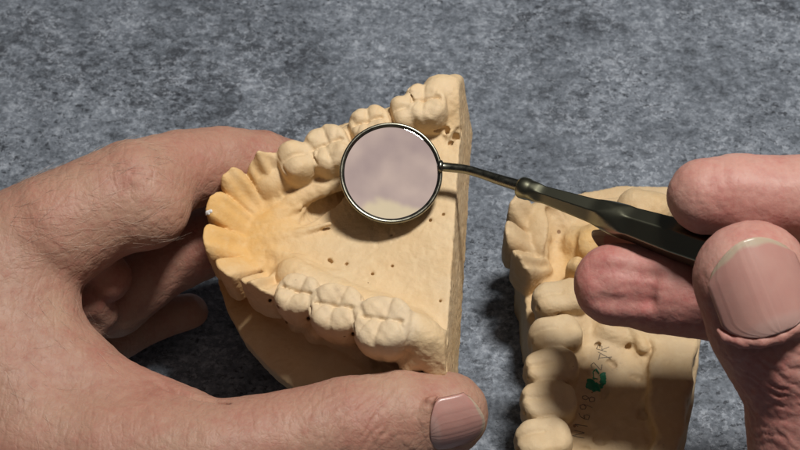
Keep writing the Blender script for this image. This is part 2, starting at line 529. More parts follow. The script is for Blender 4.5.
rows1 = [  # kind, px, py, outward (px), length, breadth, top, height
    ('molar',   425,  99, -.1, -1, .98, 1.14, .10, 1.2),
    ('premolar',402, 110, -.3, -1, .52, .86, .02, 1.1),
    ('molar',   369, 121, -.3, -1, 1.00, .95, .02, 1.1),
    ('molar',   327, 144, -.45, -1, 1.06, 1.22, .028, 1.1),
    ('premolar',294, 157, -.5, -1, .80, .98, .05, 1.1),
    ('canine',  268, 172, -.65, -1, .78, .96, .02, 1.1),
    ('incisor', 243, 188, -1, -.85, .62, 1.10, -.02, 1.1),
    ('incisor', 233, 210, -1, -.38, .68, 1.25, -.02, 1.1),
    ('incisor', 230, 235, -1, .12, .76, 1.25, -.02, 1.1),
    ('incisor', 239, 256, -1, .75, .58, 1.10, -.06, 1.0),
    ('canine',  264, 271, -.62, 1, .80, .98, .02, 1.1),
    ('molar',   296, 291, -.4, 1, .98, 1.02, .05, 1.2),
    ('molar',   335, 305, -.3, 1, 1.20, 1.14, .10, 1.25),
    ('molar',   382, 320, -.22, 1, 1.30, 1.28, .16, 1.3),
]
teeth1 = teeth_from_px(rows1, L1)
for k_, a_k in ((0, .85), (2, .9), (3, .85), (11, .9), (12, .8), (13, .75)): teeth1[k_].amp = a_k
fld = Field((-3.4, -4.3, -3.05), (3.5, 4.6, .6), .035)
Pw = -.80
base_poly = [L1(*p, -2.2) for p in ((213, 250), (217, 280), (226, 308), (243, 338), (266, 364), (292, 386), (340, 408), (400, 420), (462, 415), (467, 380), (470, 235), (470, 118), (452, 104), (400, 130), (330, 152), (268, 178), (226, 212))]
ridge_poly = [L1(*p, -1.2) for p in ((462, 96), (440, 92), (396, 112), (345, 122), (310, 140), (272, 158), (238, 178), (217, 205), (216, 235), (225, 257), (252, 273), (288, 300), (328, 330), (380, 349), (425, 372), (458, 372), (464, 300), (466, 180))]
pal_poly = [L1(*p, Pw) for p in ((463, 78), (440, 100), (400, 122), (340, 135), (290, 165), (250, 190), (225, 215), (228, 250), (262, 272), (320, 300), (370, 325), (420, 345), (456, 372), (460, 300), (463, 180))]
lo, hi = fld.lo, fld.lo+fld.h*(fld.n-1)
X2 = fld.ax[0][:, None]; Y2 = fld.ax[1][None, :]
dB = d_poly2(X2, Y2, base_poly)[:, :, None].astype(np.float32)
dR = d_poly2(X2, Y2, ridge_poly)[:, :, None].astype(np.float32)
dP = d_poly2(X2, Y2, pal_poly)[:, :, None].astype(np.float32)
Z3 = fld.ax[2][None, None, :]
f = smax(dB, np.maximum(Z3+2.30-.16*np.clip(-dB, 0, .6)+.05*np.sin(X2*2.1+1)[:, :, None]*np.sin(Y2*1.7)[:, :, None], -2.85-Z3), .07)
ridge = smax(dR-.10*np.clip(-1.0-Z3, 0, 1.2)+.08*np.sin(7*X2+5*Y2)[:, :, None]*np.clip(-1-Z3, 0, 1), Z3+1.05, .35)
f = smin(f, ridge, .16)
def g2(px, py, r, w=Pw):
    c = L1(px, py, w); return np.exp(-((X2-c[0])**2+(Y2-c[1])**2)/(r*r))[:, :, None]
Hp = Pw - .30*g2(318, 205, .55) - .18*g2(360, 215, .9) + .12*g2(262, 228, .7)-.06*g2(410, 285, .8)+.05*g2(430, 240, .6)
pal = smax(dP, Z3-Hp, .12)
f = smin(f, pal, .16)
fld.F = f.astype(np.float32)
# gum collar round each row
def collar(pts, rad, w, k=.25):
    q = [L13(x, y, w) for x, y in pts]
    fld.chain(q, [rad]*len(q), k)
collar([(440, 110), (402, 122), (369, 133), (327, 157), (294, 170), (270, 184)], .42, -.72)
collar([(294, 277), (304, 284), (335, 298), (382, 316), (415, 330)], .44, -.80)
# rugae on the palate and the deep fold beside them
for pts, r in ((((258, 226), (282, 214), (300, 207)), .10), (((268, 240), (300, 232), (330, 224)), .08),
               (((292, 200), (318, 186), (345, 178)), .16), (((275, 205), (288, 190)), .10), (((300, 182), (322, 170)), .13),
               (((272, 252), (300, 262), (318, 272)), .12), (((300, 268), (340, 276), (372, 290)), .09), (((345, 282), (400, 305)), .07)):
    q = [L13(x, y, Pw-.02) for x, y in pts]
    fld.chain(q, [r*.8]+[r]*(len(q)-2)+[r*.6], .14)
fld.chain([L13(303, 221, Pw-.12), L13(322, 208, Pw-.42), L13(356, 190, Pw-.48)], [.10, .30, .36], .05, cut=True)
fld.chain([L13(262, 222, Pw+.02), L13(292, 203, Pw-.05), L13(322, 189, Pw-.05), L13(350, 178, Pw-.05)], [.10, .17, .19, .17], .10)
fld.chain([L13(450, 86, -.32), L13(453, 120, -.78)], [.13, .12], .07)
fld.chain([L13(441, 118, -.62), L13(452, 140, -.85)], [.12, .14], .07)
# tuberosity block at the far end and the near end
for pts, rs, k in ((((440, 92, -.45), (452, 100, -.55)), (.42, .36), .2), (((448, 98, -.5), (456, 128, -.85)), (.34, .22), .15), (((452, 86, -.35), (455, 84, -1.0)), (.22, .28), .1),
                   (((415, 332, -.45), (440, 345, -.75)), (.42, .30), .2), (((425, 338, -.5), (436, 366, -1.2)), (.34, .34), .2),
                   (((444, 338, -.80), (448, 368, -1.1)), (.16, .2), .08), (((422, 350, -.6), (412, 362, -1.1)), (.2, .3), .1)):
    q = [L13(*p) for p in pts]; fld.chain(q, rs, k)
# root bumps and rough shelf below the near row
for (x, y) in ((300, 318), (338, 334), (352, 336), (396, 350), (318, 330)):
    fld.cap(L13(x, y, -.9), L13(x-2, y+4, -1.7), .17, .24, .2)
for t in teeth1:
    lo_, hi_ = t.box(); fld.add(t.d, lo_, hi_, .035 if t.kind in ('incisor', 'canine') else .08)
# crisp gaps between neighbouring teeth
def gap(fl, Lf3, x0, y0, x1, y1, w0, w1_, r=.035):
    fl.cap(Lf3(x0, y0, w0), Lf3(x1, y1, w1_), r, r, .05, cut=True)
for a, b in zip(rows1[:-1], rows1[1:]):
    mx, my = (a[1]+b[1])/2, (a[2]+b[2])/2
    ox, oy = a[3]+b[3], a[4]+b[4]; n_ = math.hypot(ox, oy); ox, oy = ox/n_*20, oy/n_*20
    inn = a[0] in ('incisor', 'canine') and b[0] in ('incisor', 'canine')
    if inn: gap(fld, L13, mx+ox*1.7, my+oy*1.7, mx+ox*1.3, my+oy*1.3, -.5, .03, .06)
    else: gap(fld, L13, mx+ox, my+oy, mx-ox*.7, my-oy*.7, -.02, -.12, .03)
    if not inn: gap(fld, L13, mx+ox*1.15, my+oy*1.15, mx+ox*1.05, my+oy*1.05, -.05, -.7, .045)
# heel trimmed flat by the saw: everything right of the heel plane goes
ha, hb = L1(463, 90, -.8), L1(445, 372, -.8)
hd = hb-ha; hn = np.array([-hd[1], hd[0]]); hn /= np.linalg.norm(hn)
if hn[0] < 0: hn = -hn
heel = ((X2-ha[0])*hn[0]+(Y2-ha[1])*hn[1])[:, :, None]
fld.F = smax(fld.F, heel.astype(np.float32), .04)
# chips, bubbles, cuts
for (x, y, w, r) in ((455, 137, -.82, .12), (449, 143, -.80, .07), (459, 129, -.9, .09), (457, 268, -.85, .10), (447, 131, -.75, .05), (331, 261, -.8, .045), (329, 259, -.8, .045),
                     (346, 263, -.8, .042), (372, 273, -.8, .042), (391, 234, -.8, .042), (430, 220, -.8, .045), (443, 214, -.8, .04), (392, 265, -.8, .04), (440, 300, -.8, .04),
                     (238, 160, -.2, .05), (270, 158, .05, .05), (458, 350, -1.0, .08)):
    c = L13(x, y, w); e_ = np.array([.05, .02, 0]) if r > .065 else np.array([.03, 0, .5])
    fld.cap(c-np.array([0, 0, .12]), c+e_, r, r*.8, .02, cut=True)
for q in (((447, 145, -.74), (459, 130, -.72)), ((433, 128, -.55), (447, 131, -.70)), ((449, 334, -.72), (424, 371, -1.15)), ((440, 343, -.66), (410, 366, -1.2)), ((454, 352, -.95), (441, 374, -1.2)), ((420, 341, -.5), (404, 352, -1.0))):
    fld.chain([L13(*p) for p in q], [.06, .075], .05, cut=True)
fld.cap(L13(408, 331, -.55), L13(418, 334, -.5), .07, .04, .04, cut=True)
for i in range(20):      # craggy broken crown of the first near tooth
    x = 297+random.uniform(-17, 17); y = 288+random.uniform(-14, 14); c = L13(x, y, .06+random.uniform(-.06, .04))
    fld.cap(c, c+np.random.uniform(-.12, .12, 3)*[1, 1, .2], random.uniform(.04, .07), random.uniform(.03, .05), .05, cut=True)

def palesum(V, teeth, amt):
    out = np.zeros(len(V))
    for k, a in amt.items():
        t = teeth[k]; q = ((V[:, 0]-t.c[0])**2+(V[:, 1]-t.c[1])**2)/(.36*(t.L*t.B))+((V[:, 2]-t.top+.1)/.62)**2
        out = np.maximum(out, a*(1-sstep(.75, 1.5, q)))
    return np.clip(out+.12*fnoise(V, 3, 6), 0, 1)
base1 = O1-w1*2.85
cast1 = tag(empty('dental_cast', base1), 'cream plaster upper jaw cast gripped between finger and thumb, under the round mirror', 'dental cast')
wc = L1(232, 225, -.3)
def warm1(V): return np.clip(1.15*np.exp(-((V[:, 0]-wc[0])**2+(V[:, 1]-wc[1])**2)/2.0)+.18*fnoise(V, 1.3, 5)+.12, 0, 1)
def pale1(V, tid):
    return palesum(V, teeth1, {0: .2, 1: .2, 2: .2, 3: .2, 4: .1, 11: .35, 12: .4, 13: .5})
def stain1(V, tid): return np.where(tid == 11, .9, np.where(tid == 12, .3, .06))+0*V[:, 0]
def lab1(k): return {11: 'craggy greyish broken molar', 12: 'pale two lobed molar', 13: 'large pale molar at the near end'}.get(k)
Vc1, Qc1, obs1 = build_cast(fld, teeth1, tow1, cast1, lab1, MAT_PL, 'cast_base', warm1, pale1, stain1)
bvh1 = BVHTree.FromPolygons([Vector(v) for v in Vc1], [tuple(map(int, q)) for q in Qc1])
del fld

def hit(bvh, px, py):
    r = ray(px, py)
    h = bvh.ray_cast(Vector(CAM), Vector(r))
    return (np.array(h[0]), np.array(h[1])) if h[0] is not None else (None, None)

def ribbon(bvh, strokes, rad, name, mat, root, lift=.006):
    """pen marks laid along the stone as thin rounded strips"""
    V = []; Fc = []
    for st in strokes:
        pts = []
        for i in range(len(st)-1):
            n_ = max(2, int(math.hypot(st[i+1][0]-st[i][0], st[i+1][1]-st[i][1])/.6))
            for k in range(n_): pts.append((st[i][0]+(st[i+1][0]-st[i][0])*k/n_, st[i][1]+(st[i+1][1]-st[i][1])*k/n_))
        pts.append(st[-1])
        H = [hit(bvh, *p) for p in pts]; H = [h for h in H if h[0] is not None]
        if len(H) < 2: continue
        b0 = len(V); n_ = len(H)
        for i, (p_, nn) in enumerate(H):
            tdir = H[min(i+1, n_-1)][0]-H[max(i-1, 0)][0]
            if np.linalg.norm(tdir) < 1e-6: tdir = np.array([1., 0, 0])
            tdir = tdir/np.linalg.norm(tdir)
            sd = np.cross(nn, tdir); sd /= np.linalg.norm(sd)+1e-9
            rr = rad*(.8+.35*random.random())*(.6 if i in (0, n_-1) else 1)
            for (q, e) in ((-1, -.004), (-.5, lift), (.5, lift), (1, -.004)): V.append(p_+sd*rr*q+nn*e)
        for i in range(n_-1):
            for k in range(3):
                a = b0+4*i+k; Fc.append((a, a+1, a+5, a+4))
    if V: return new_mesh_object(name, np.array(V), Fc, mat, root, np.array(root.location)/S)

# white chip at the edge of the front teeth
ribbon(bvh1, [[(206.5, 216), (207, 212.5), (209, 211.5), (212, 211)], [(208, 213), (210, 214)]], .045, 'chip', MAT_CHIP, cast1, .03)

# ================================================================== RIGHT CAST (lying on the table)
DZ = .9
def L2(px, py, z=0.0): return T(px, py, z+DZ)[:2]
def L23(px, py, z): return T(px, py, z+DZ)-np.array([0, 0, DZ])
rows2 = [
    ('incisor', 531, 212, -1, -.65, .62, 1.15, 2.45, 1.0),
    ('incisor', 527, 231, -1, -.05, .66, 1.10, 2.45, 1.0),
    ('canine',  534, 252, -1, .55, .70, 1.00, 2.40, 1.0),
    ('premolar',577, 264, -.3, 1, .50, .50, 2.25, .7),
    ('long', 561, 294, -1, .16, .92, 1.36, 2.38, .9),
    ('long', 556, 331, -1, .22, .94, 1.30, 2.38, .9),
    ('long', 552, 364, -1, .20, .94, 1.30, 2.40, .9),
    ('long', 549, 398, -1, .12, 1.02, 1.32, 2.40, .9),
    ('long', 544, 436, -1, .14, 1.02, 1.32, 2.40, .9),
    ('long', 539, 474, -1, .08, .94, 1.3, 2.40, .9),
]
teeth2 = teeth_from_px(rows2, L2)
fld = Field((2.3, -10.2, -.15-DZ), (8.6, 2.3, 3.0), .040)
X2 = fld.ax[0][:, None]; Y2 = fld.ax[1][None, :]; Z3 = fld.ax[2][None, None, :]
def poly(z, *pp): return d_poly2(X2, Y2, [L2(x, y, z) for x, y in pp])[:, :, None].astype(np.float32)
dB = poly(1.0, (522, 262), (519, 232), (530, 212), (560, 200), (620, 188), (672, 190), (692, 240), (701, 330), (694, 395), (683, 450), (672, 520), (530, 520), (524, 450), (532, 390), (538, 340), (527, 322), (524, 300))
dR = poly(1.6, (522, 255), (524, 222), (545, 205), (600, 198), (660, 192), (660, 250), (655, 300), (648, 520), (540, 520), (541, 440), (549, 385), (556, 330), (552, 290), (540, 275))
dW = poly(2.0, (646, 240), (688, 260), (699, 330), (691, 395), (680, 450), (668, 520), (636, 520), (645, 470), (655, 430), (647, 390), (653, 345), (640, 315), (622, 300))
f = smax(dB, np.maximum(Z3-1.15, .012-DZ-Z3), .08)
f = smin(f, smax(dR, Z3-1.6, .3), .25)
def g2(px, py, r, z=1.7):
    c = L2(px, py, z); return np.exp(-((X2-c[0])**2+(Y2-c[1])**2)/(r*r))[:, :, None]
Hp = 1.56-.24*g2(612, 440, .7)+.16*g2(606, 345, .6)-.12*g2(640, 400, .5)+.10*g2(592, 385, .35)-.15*g2(604, 435, .25)
f = smin(f, smax(dR, Z3-Hp, .14), .14)
f = smin(f, smax(dW+.04*np.sin(5*Y2+3*X2)[:, :, None]*(Z3*0+1), Z3-1.93-.06*np.sin(1.7*Y2)[:, :, None], .14), .22)
fld.F = f.astype(np.float32)
fld.chain([L23(590, 322, 1.6), L23(616, 317, 1.75), L23(634, 328, 1.80), L23(643, 348, 1.80)], [.10, .16, .18, .12], .22)
fld.chain([L23(606, 330, 1.7), L23(622, 338, 1.7)], [.25, .2], .2)
fld.chain([L23(568, 300, 1.45), L23(566, 335, 1.45), L23(560, 370, 1.45), L23(556, 405, 1.45), L23(548, 440, 1.45), L23(545, 480, 1.45)], [.48]*6, .2)
fld.chain([L23(590, 246, 1.8), L23(630, 236, 1.9)], [.42, .5], .25)
fld.chain([L23(636, 208, 1.95), L23(655, 211, 2.0)], [.50, .48], .12)
fld.chain([L23(640, 206, 2.2), L23(642, 240, 2.1)], [.2, .3], .12)
fld.chain([L23(542, 225, 1.6), L23(548, 245, 1.5)], [.6, .6], .25)
fld.chain([L23(556, 214, 2.0), L23(563, 232, 1.85), L23(560, 262, 1.7), L23(552, 282, 1.6)], [.30, .42, .42, .3], .12, cut=True)
fld.chain([L23(562, 225, 2.4), L23(562, 262, 2.3)], [.4, .42], .12, cut=True)
fld.chain([L23(578, 244, 1.45), L23(602, 238, 1.75), L23(628, 238, 1.8)], [.4, .42, .4], .2)
for t in teeth2:
    lo_, hi_ = t.box(); fld.add(t.d, lo_, hi_, .05)
for a, b in zip(rows2[4:-1], rows2[5:]):
    mx, my = (a[1]+b[1])/2, (a[2]+b[2])/2
    gap(fld, L23, mx-30, my-7, mx+25, my+6, 2.15, 2.0, .05)
for (x, y, z, r) in ((692, 399, 1.95, .14), (689, 404, 1.7, .12), (666, 362, 2.0, .05), (676, 353, 2.0, .05), (668, 404, 2.0, .06), (688, 356, 2.0, .04), (655, 381, 2.0, .05), (648, 347, 2.0, .06),
                     (604, 436, 1.6, .22), (600, 441, 1.5, .2), (578, 428, 1.8, .06), (660, 440, 2.0, .04), (640, 410, 1.7, .05), (582, 348, 1.9, .08)):
    c = L23(x, y, z); fld.cap(c, c+np.array([.06, .02, 0]), r, r*.8, .03, cut=True)
for i in range(22):
    x = random.uniform(572, 590); y = random.uniform(330, 445); c = L23(x, y, 1.60)
    fld.cap(c, c+np.random.uniform(-.12, .12, 3)*[1, 1, .2], random.uniform(.05, .10), random.uniform(.03, .08), .14)
for i in range(70):
    x = random.uniform(574, 646); y = random.uniform(318, 470); q_ = random.uniform(.12, .30); c = L23(x, y, 1.56-q_*random.uniform(.72, .95))
    fld.cap(c, c+np.random.uniform(-.2, .2, 3)*[1, 1, .1], q_, q_*random.uniform(.6, 1), .10)
for i in range(14):
    x = random.uniform(580, 645); y = random.uniform(340, 470); c = L23(x, y, 1.62)
    fld.cap(c, c+np.random.uniform(-.15, .15, 3)*[1, 1, .1], .09, .05, .06, cut=True)
loc2 = T(610, 330, 0.0)
cast2 = tag(empty('dental_cast', loc2), 'older tan plaster cast lying on the slate table with green ink blot and pencil numbers', 'dental cast')
def tow2(V): return V+np.array([0, 0, DZ])
wc2 = L2(600, 250, 2.0)
def warm2(V): return np.clip(.9*np.exp(-((V[:, 0]-wc2[0])**2+(V[:, 1]-wc2[1])**2)/1.2)+.2*fnoise(V, 1.3, 5)+.15, 0, 1)
def pale2(V, tid): return palesum(V, teeth2, {k: .25 for k in range(4, len(teeth2))})
def stain2(V, tid): return np.where(tid >= 0, .05, .45)+0*V[:, 0]
Vc2, Qc2, obs2 = build_cast(fld, teeth2, tow2, cast2, lambda k: 'small yellow tooth stump' if k == 3 else None, MAT_PL2, 'cast_base', warm2, pale2, stain2)
bvh2 = BVHTree.FromPolygons([Vector(v) for v in Vc2], [tuple(map(int, q)) for q in Qc2])
del fld
# handwriting: glyph strokes in a unit box, text runs up the picture (each glyph lies on its side)
GL = {
 '8': [[(.5, .5), (.15, .7), (.25, .95), (.6, 1), (.8, .8), (.5, .5), (.1, .28), (.2, .02), (.65, 0), (.85, .25), (.5, .5)]],
 '6': [[(.75, .95), (.35, .75), (.12, .35), (.25, .03), (.7, .02), (.85, .3), (.55, .48), (.18, .32)]],
 '9': [[(.8, .75), (.5, 1), (.15, .85), (.2, .55), (.6, .5), (.8, .75), (.75, .35), (.55, 0)]],
 '1': [[(.2, .7), (.5, 1), (.5, 0)]],
 'N': [[(.1, 0), (.12, 1), (.8, .05), (.85, 1)]],
 'R': [[(.15, 0), (.18, 1), (.7, .9), (.7, .6), (.2, .5), (.85, 0)]],
 '-': [[(.1, .5), (.9, .52)]],
 '2': [[(.1, .8), (.45, 1), (.8, .78), (.1, 0), (.9, .05)]],
}
def write(txt, x, y, dx, dy, hx, hy, wx, wy):
    out = []
    for ch_ in txt:
        for st in GL[ch_]:
            out.append([(x+u_*wx+v_*hx+random.uniform(-.5, .5), y+u_*wy+v_*hy+random.uniform(-.5, .5)) for u_, v_ in st])
        x += dx; y += dy
    return out
ribbon(bvh2, write('N1698', 584, 439, 2.4, -9.0, -12, -2.5, 1.6, -7), .013, 'pencil_writing', MAT_PENCIL, cast2)
ribbon(bvh2, write('2-R', 601, 371, 3.0, -9, -11, -3, 2, -7)+[[(598, 352), (611, 359)], [(599, 358), (612, 357)]], .012, 'pencil_writing', MAT_PENCIL, cast2)
ribbon(bvh2, [[(591, 379), (589, 386), (592, 389), (601, 387), (604, 383), (604, 376), (602, 373)], [(591, 384), (603, 386)], [(602, 385), (604, 377)], [(590, 387), (600, 388.5)], [(592, 381), (590, 388)]], .085, 'green_ink_blot', MAT_GREEN, cast2, .008)
ribbon(bvh2, [[(594, 380), (593, 372), (596, 369), (599, 374)], [(592, 378), (598, 379)]], .022, 'green_ink_blot', MAT_GREEN, cast2, .006)

# ================================================================== DENTAL MIRROR
MD = 36.15
mc = P(391, 173, MD)
scale_m = MD/FPX
nm_ = -Fv+Uv*.17+Rv*.03; nm_ /= np.linalg.norm(nm_)
mu = Rv-nm_*(Rv@nm_); mu /= np.linalg.norm(mu); mv = np.cross(nm_, mu)
R_out = 51.5*scale_m
def lathe(c, ax, e1, e2, prof, n=220, closed=False):
    V = []; Fc = []
    for r, h in prof:
        for i in range(n):
            t = 2*math.pi*i/n; V.append(c+ax*h+(e1*math.cos(t)+e2*math.sin(t))*r)
    k = len(prof)
    for j in range(k if closed else k-1):
        for i in range(n):
            a = j*n+i; b = j*n+(i+1) % n; c_ = ((j+1) % k)*n+(i+1) % n; d_ = ((j+1) % k)*n+i
            Fc.append((a, b, c_, d_))
    return np.array(V), Fc
mir = tag(empty('dental_mirror', mc), 'round dental mirror with steel rim and dark olive handle held by the right hand', 'dental mirror')
ro = R_out; ri = ro-.095
prof = [(ri, .035), (ri+.02, .055), (ri+.045, .065), (ro-.03, .065), (ro-.008, .05), (ro, .02), (ro+.004, -.03), (ro-.002, -.10), (ro-.03, -.155), (ro-.09, -.19), (ro-.25, -.21), (.01, -.22)]
V, Fc = lathe(mc, nm_, mu, mv, prof)
rim = new_mesh_object('mirror_rim', V, Fc, MAT_STEEL, mir, mc)
gl_prof = [(.001, .02), (ri*.5, .02), (ri-.02, .02), (ri+.004, .02), (ri+.004, -.02)]
V, Fc = lathe(mc, nm_, mu, mv, gl_prof)
gob = new_mesh_object('mirror_glass', V, Fc, MAT_MIRROR, rim, mc)
gob.parent = rim

def sweep(pts, radf, n=24, name='x', mat=None, root=None, sect=None, e_up=None, cap=True):
    pts = [np.array(p_) for p_ in pts]; V = []; Fc = []
    N_ = len(pts)
    for i, p_ in enumerate(pts):
        t = pts[min(i+1, N_-1)]-pts[max(i-1, 0)]; t /= np.linalg.norm(t)
        s_ = np.cross(t, e_up); s_ /= np.linalg.norm(s_); u_ = np.cross(s_, t)
        for k in range(n):
            th = 2*math.pi*k/n
            r = radf(i/(N_-1), th)
            V.append(p_+(s_*math.cos(th)+u_*math.sin(th))*r)
    for i in range(N_-1):
        for k in range(n):
            a = i*n+k; b = i*n+(k+1) % n; Fc.append((a, b, b+n, a+n))
    if cap:
        Fc.append(tuple(range(n))[::-1]); Fc.append(tuple(range((N_-1)*n, N_*n)))
    return new_mesh_object(name, np.array(V), Fc, mat, root, mc)
def bez(pts, n):
    out = []
    P_ = [np.array(p_) for p_ in pts]
    P_ = [2*P_[0]-P_[1]]+P_+[2*P_[-1]-P_[-2]]
    for i in range(1, len(P_)-2):
        for k in range(n):
            t = k/n; a, b, c, d = P_[i-1:i+3]
            out.append(.5*((2*b)+(c-a)*t+(2*a-5*b+4*c-d)*t*t+(3*b-a-3*c+d)*t**3))
    out.append(P_[-2]); return out
neck_px = [(439, 166.5, MD), (450, 167.5, MD-.03), (466, 169.5, MD-.15), (482, 174, MD-.35), (500, 180, MD-.6), (522, 186.5, MD-.88)]
neck = bez([P(*p_) for p_ in neck_px], 8)
sweep(neck, lambda t, th: (.15 if t < .06 else .105)+.03*max(0, t-.6)/.4, 20, 'neck', MAT_STEEL, mir, e_up=Uv)
h0 = P(519, 186.5, MD-.85); h1 = P(745, 262, 32.95)
hd_ = (h1-h0)/np.linalg.norm(h1-h0)
HL = 12.2
hpts = [h0+hd_*HL*t for t in np.concatenate([[0, .0004, .002, .006, .012, .018, .022, .026], np.linspace(.034, .985, 150), [.99, .995, .998, .9995, 1]])]
def hrad(t_i, th):
    i = int(round(t_i*(len(hpts)-1))); s_ = float((hpts[i]-h0)@hd_)
    r = .235
    if s_ < .30:                                             # collar
        r = .20+.045*min(1, s_/.05) if s_ < .05 else (.245 if s_ < .24 else .245-.022*min(1, (s_-.24)/.04))
        return r
    r = .222+.066*min(3.5, max(0, s_-.25))
    r -= .05*float(sstep(6, 8, s_))
    if s_ > HL-.15: r *= math.sqrt(max(.02, 1-((s_-(HL-.15))/.15)**2))
    # long flats cut into the round bar
    for z0, z1, dep, nf, ph in ((.35, 2.25, .055, 6, 0.0), (2.45, 5.2, .055, 6, 0.26), (5.6, 11.4, .05, 6, .26)):
        if z0 < s_ < z1:
            e = min(1, (s_-z0)/.3, (z1-s_)/.45); e = e*e*(3-2*e)
            fd = r*(1-.03)-dep*e
            a = ((th-ph+math.pi/nf) % (2*math.pi/nf))-math.pi/nf
            rr = fd/max(.2, math.cos(a))
            r = min(r, rr)
    return r
sweep(hpts, hrad, 72, 'handle', MAT_HANDLE, mir, e_up=-Fv)

# ================================================================== HANDS
class HandField(Field):
    def chain(s, pts, rs, k=0.2, cut=False):
        Field.chain(s, pts, rs if cut or max(rs) < .45 else [q+.05 for q in rs], k, cut)
def fr(axis, up):
    a = axis/np.linalg.norm(axis); u_ = up-a*(up@a); u_ /= np.linalg.norm(u_)
    return a, u_, np.cross(a, u_)
def make_nail(name, base, tip, up, width, arch, root, origin, free=.14, lift=0.0, curl=.12, seed=0, mat=None, drop=.0):
    """curved plate from cuticle (base) to free edge (tip)"""
    a, u_, s_ = fr(tip-base, up); Ln = np.linalg.norm(tip-base)
    nu, nv = 40, 44
    V = []; A = []; B_ = []; C_ = []
    rg = np.random.RandomState(seed)
    ridg = np.interp(np.linspace(0, 1, nu+1), np.linspace(0, 1, 31), rg.uniform(0, 1, 31))
    for lay in (0, 1):
        for j in range(nv+1):
            t = j/nv
            for i in range(nu+1):
                q = 2*i/nu-1
                # rounded outline: cuticle end is a half ellipse, free edge slightly rounded
                wl = math.sqrt(max(0, 1-max(0, (.28-t)/.28)**2*.98))
                tt = t-.0
                w = width*.5*(wl if t < .28 else 1-.03*(t-.28))*(1-.16*max(0, (t-.72)/.28)**2)
                y = q*w
                along = Ln*(tt) - .20*Ln*(q*q)*sstep(.6, 1, t)
                z = arch*(1-(abs(y)/(width*.5))**2.2) - curl*(t-.35)**2*Ln - drop*(1-min(1, t/.18))**2
                z += lift - lay*.045
                V.append(base+a*along+s_*y+u_*z)
                fe = float(sstep(1-free-.03, 1-free+.01, t+.015*math.sin(9*q)))
                A.append(fe); B_.append(ridg[i]); C_.append(float(1-sstep(.12, .22, t+.1*q*q))*.55)
    Fc = []; W = nu+1; off = (nv+1)*W
    for j in range(nv):
        for i in range(nu):
            k = j*W+i; Fc.append((k, k+1, k+W+1, k+W)); Fc.append((off+k, off+k+W, off+k+W+1, off+k+1))
    for j in range(nv):
        for i in (0, nu):
            k = j*W+i; Fc.append((k, k+W, off+k+W, off+k))
    for i in range(nu):
        for j in (0, nv):
            k = j*W+i; Fc.append((k, off+k, off+k+1, k+1))
    o = new_mesh_object(name, np.array(V), Fc, mat or MAT_NAIL, root, origin, attrs={'free': A, 'ridge': B_, 'lunula': C_})
    bm = bmesh.new(); bm.from_mesh(o.data); bmesh.ops.recalc_face_normals(bm, faces=bm.faces); bm.to_mesh(o.data); bm.free()
    return o
def nail_folds(fl, base, tip, up, width, r=.10, arch=.2, sink=.05):
    a, u_, s_ = fr(tip-base, up); Ln = np.linalg.norm(tip-base)
    pts = []
    for q in np.linspace(-1, 1, 9):
        ang = q*math.pi/2
        pts.append(base+a*(.26*Ln*(1-math.cos(ang))-.06)+s_*math.sin(ang)*width*.53+u_*(arch*(1-abs(math.sin(ang))**2.2)-sink))
    e0 = base+a*Ln*.85-s_*width*.53-u_*(sink+.04); e1 = base+a*Ln*.85+s_*width*.53-u_*(sink+.04)
    fl.chain(pts, [r*.5, r*.8]+[r]*5+[r*.8, r*.5], .22)

def finish_hand(fl, name, mat, redpts, label, dispf=None, spots=0.2, h=.04, origin=None):
    V, Q = fl.mesh()
    if Q.shape[0] == 0: raise RuntimeError('empty')
    e = V[Q[:4000, 1]]-V[Q[:4000, 0]]; g = np.cross(e, V[Q[:4000, 2]]-V[Q[:4000, 0]])
    N = vnormals(V, Q)
    # orientation test through the field itself
    test = V[Q[:2000, 0]]+N[Q[:2000, 0]]*.06
    ii = np.clip(((test-fl.lo)/fl.h).round().astype(int), 0, fl.n-1)
    if np.mean(fl.F[ii[:, 0], ii[:, 1], ii[:, 2]]) < 0: Q = Q[:, ::-1]; N = -N
    dd = .012*fnoise(V, 3.2, 1)+.007*fnoise(V, 8, 2)+.0035*fnoise(V, 18, 4)
    if dispf is not None: dd = dd+dispf(V)
    V = V+N*dd[:, None]; N = vnormals(V, Q)
    red = np.zeros(len(V))
    for c, r, s_ in redpts: red = np.maximum(red, s_*np.exp(-((V-c)**2).sum(1)/(r*r)))
    red = np.clip(red+.10*fnoise(V, 1.5, 9), 0, 1)
    o = new_mesh_object(name, V, Q, mat, None, origin, None, {'red': red, 'spots': np.full(len(V), spots)})
    tag(o, label, 'hand')
    return o, V, N, Q

def wrinkles(V, specs):
    """specs: (centre, direction across the creases, spacing, amplitude, radius)"""
    out = np.zeros(len(V))
    for c, dr, sp, amp, rad in specs:
        dr = dr/np.linalg.norm(dr)
        q = V-c
        m = np.exp(-(q**2).sum(1)/(rad*rad))
        sel = m > .02
        ph = (q[sel]@dr)/sp+1.1*fnoise(V[sel], 2.2, 3)+.35*fnoise(V[sel], 6, 8)
        sh = np.abs(np.sin(math.pi*ph))**.55-.7
        out[sel] += amp*m[sel]*sh*(.65+.5*fnoise(V[sel], 3.5, 12))
    return out

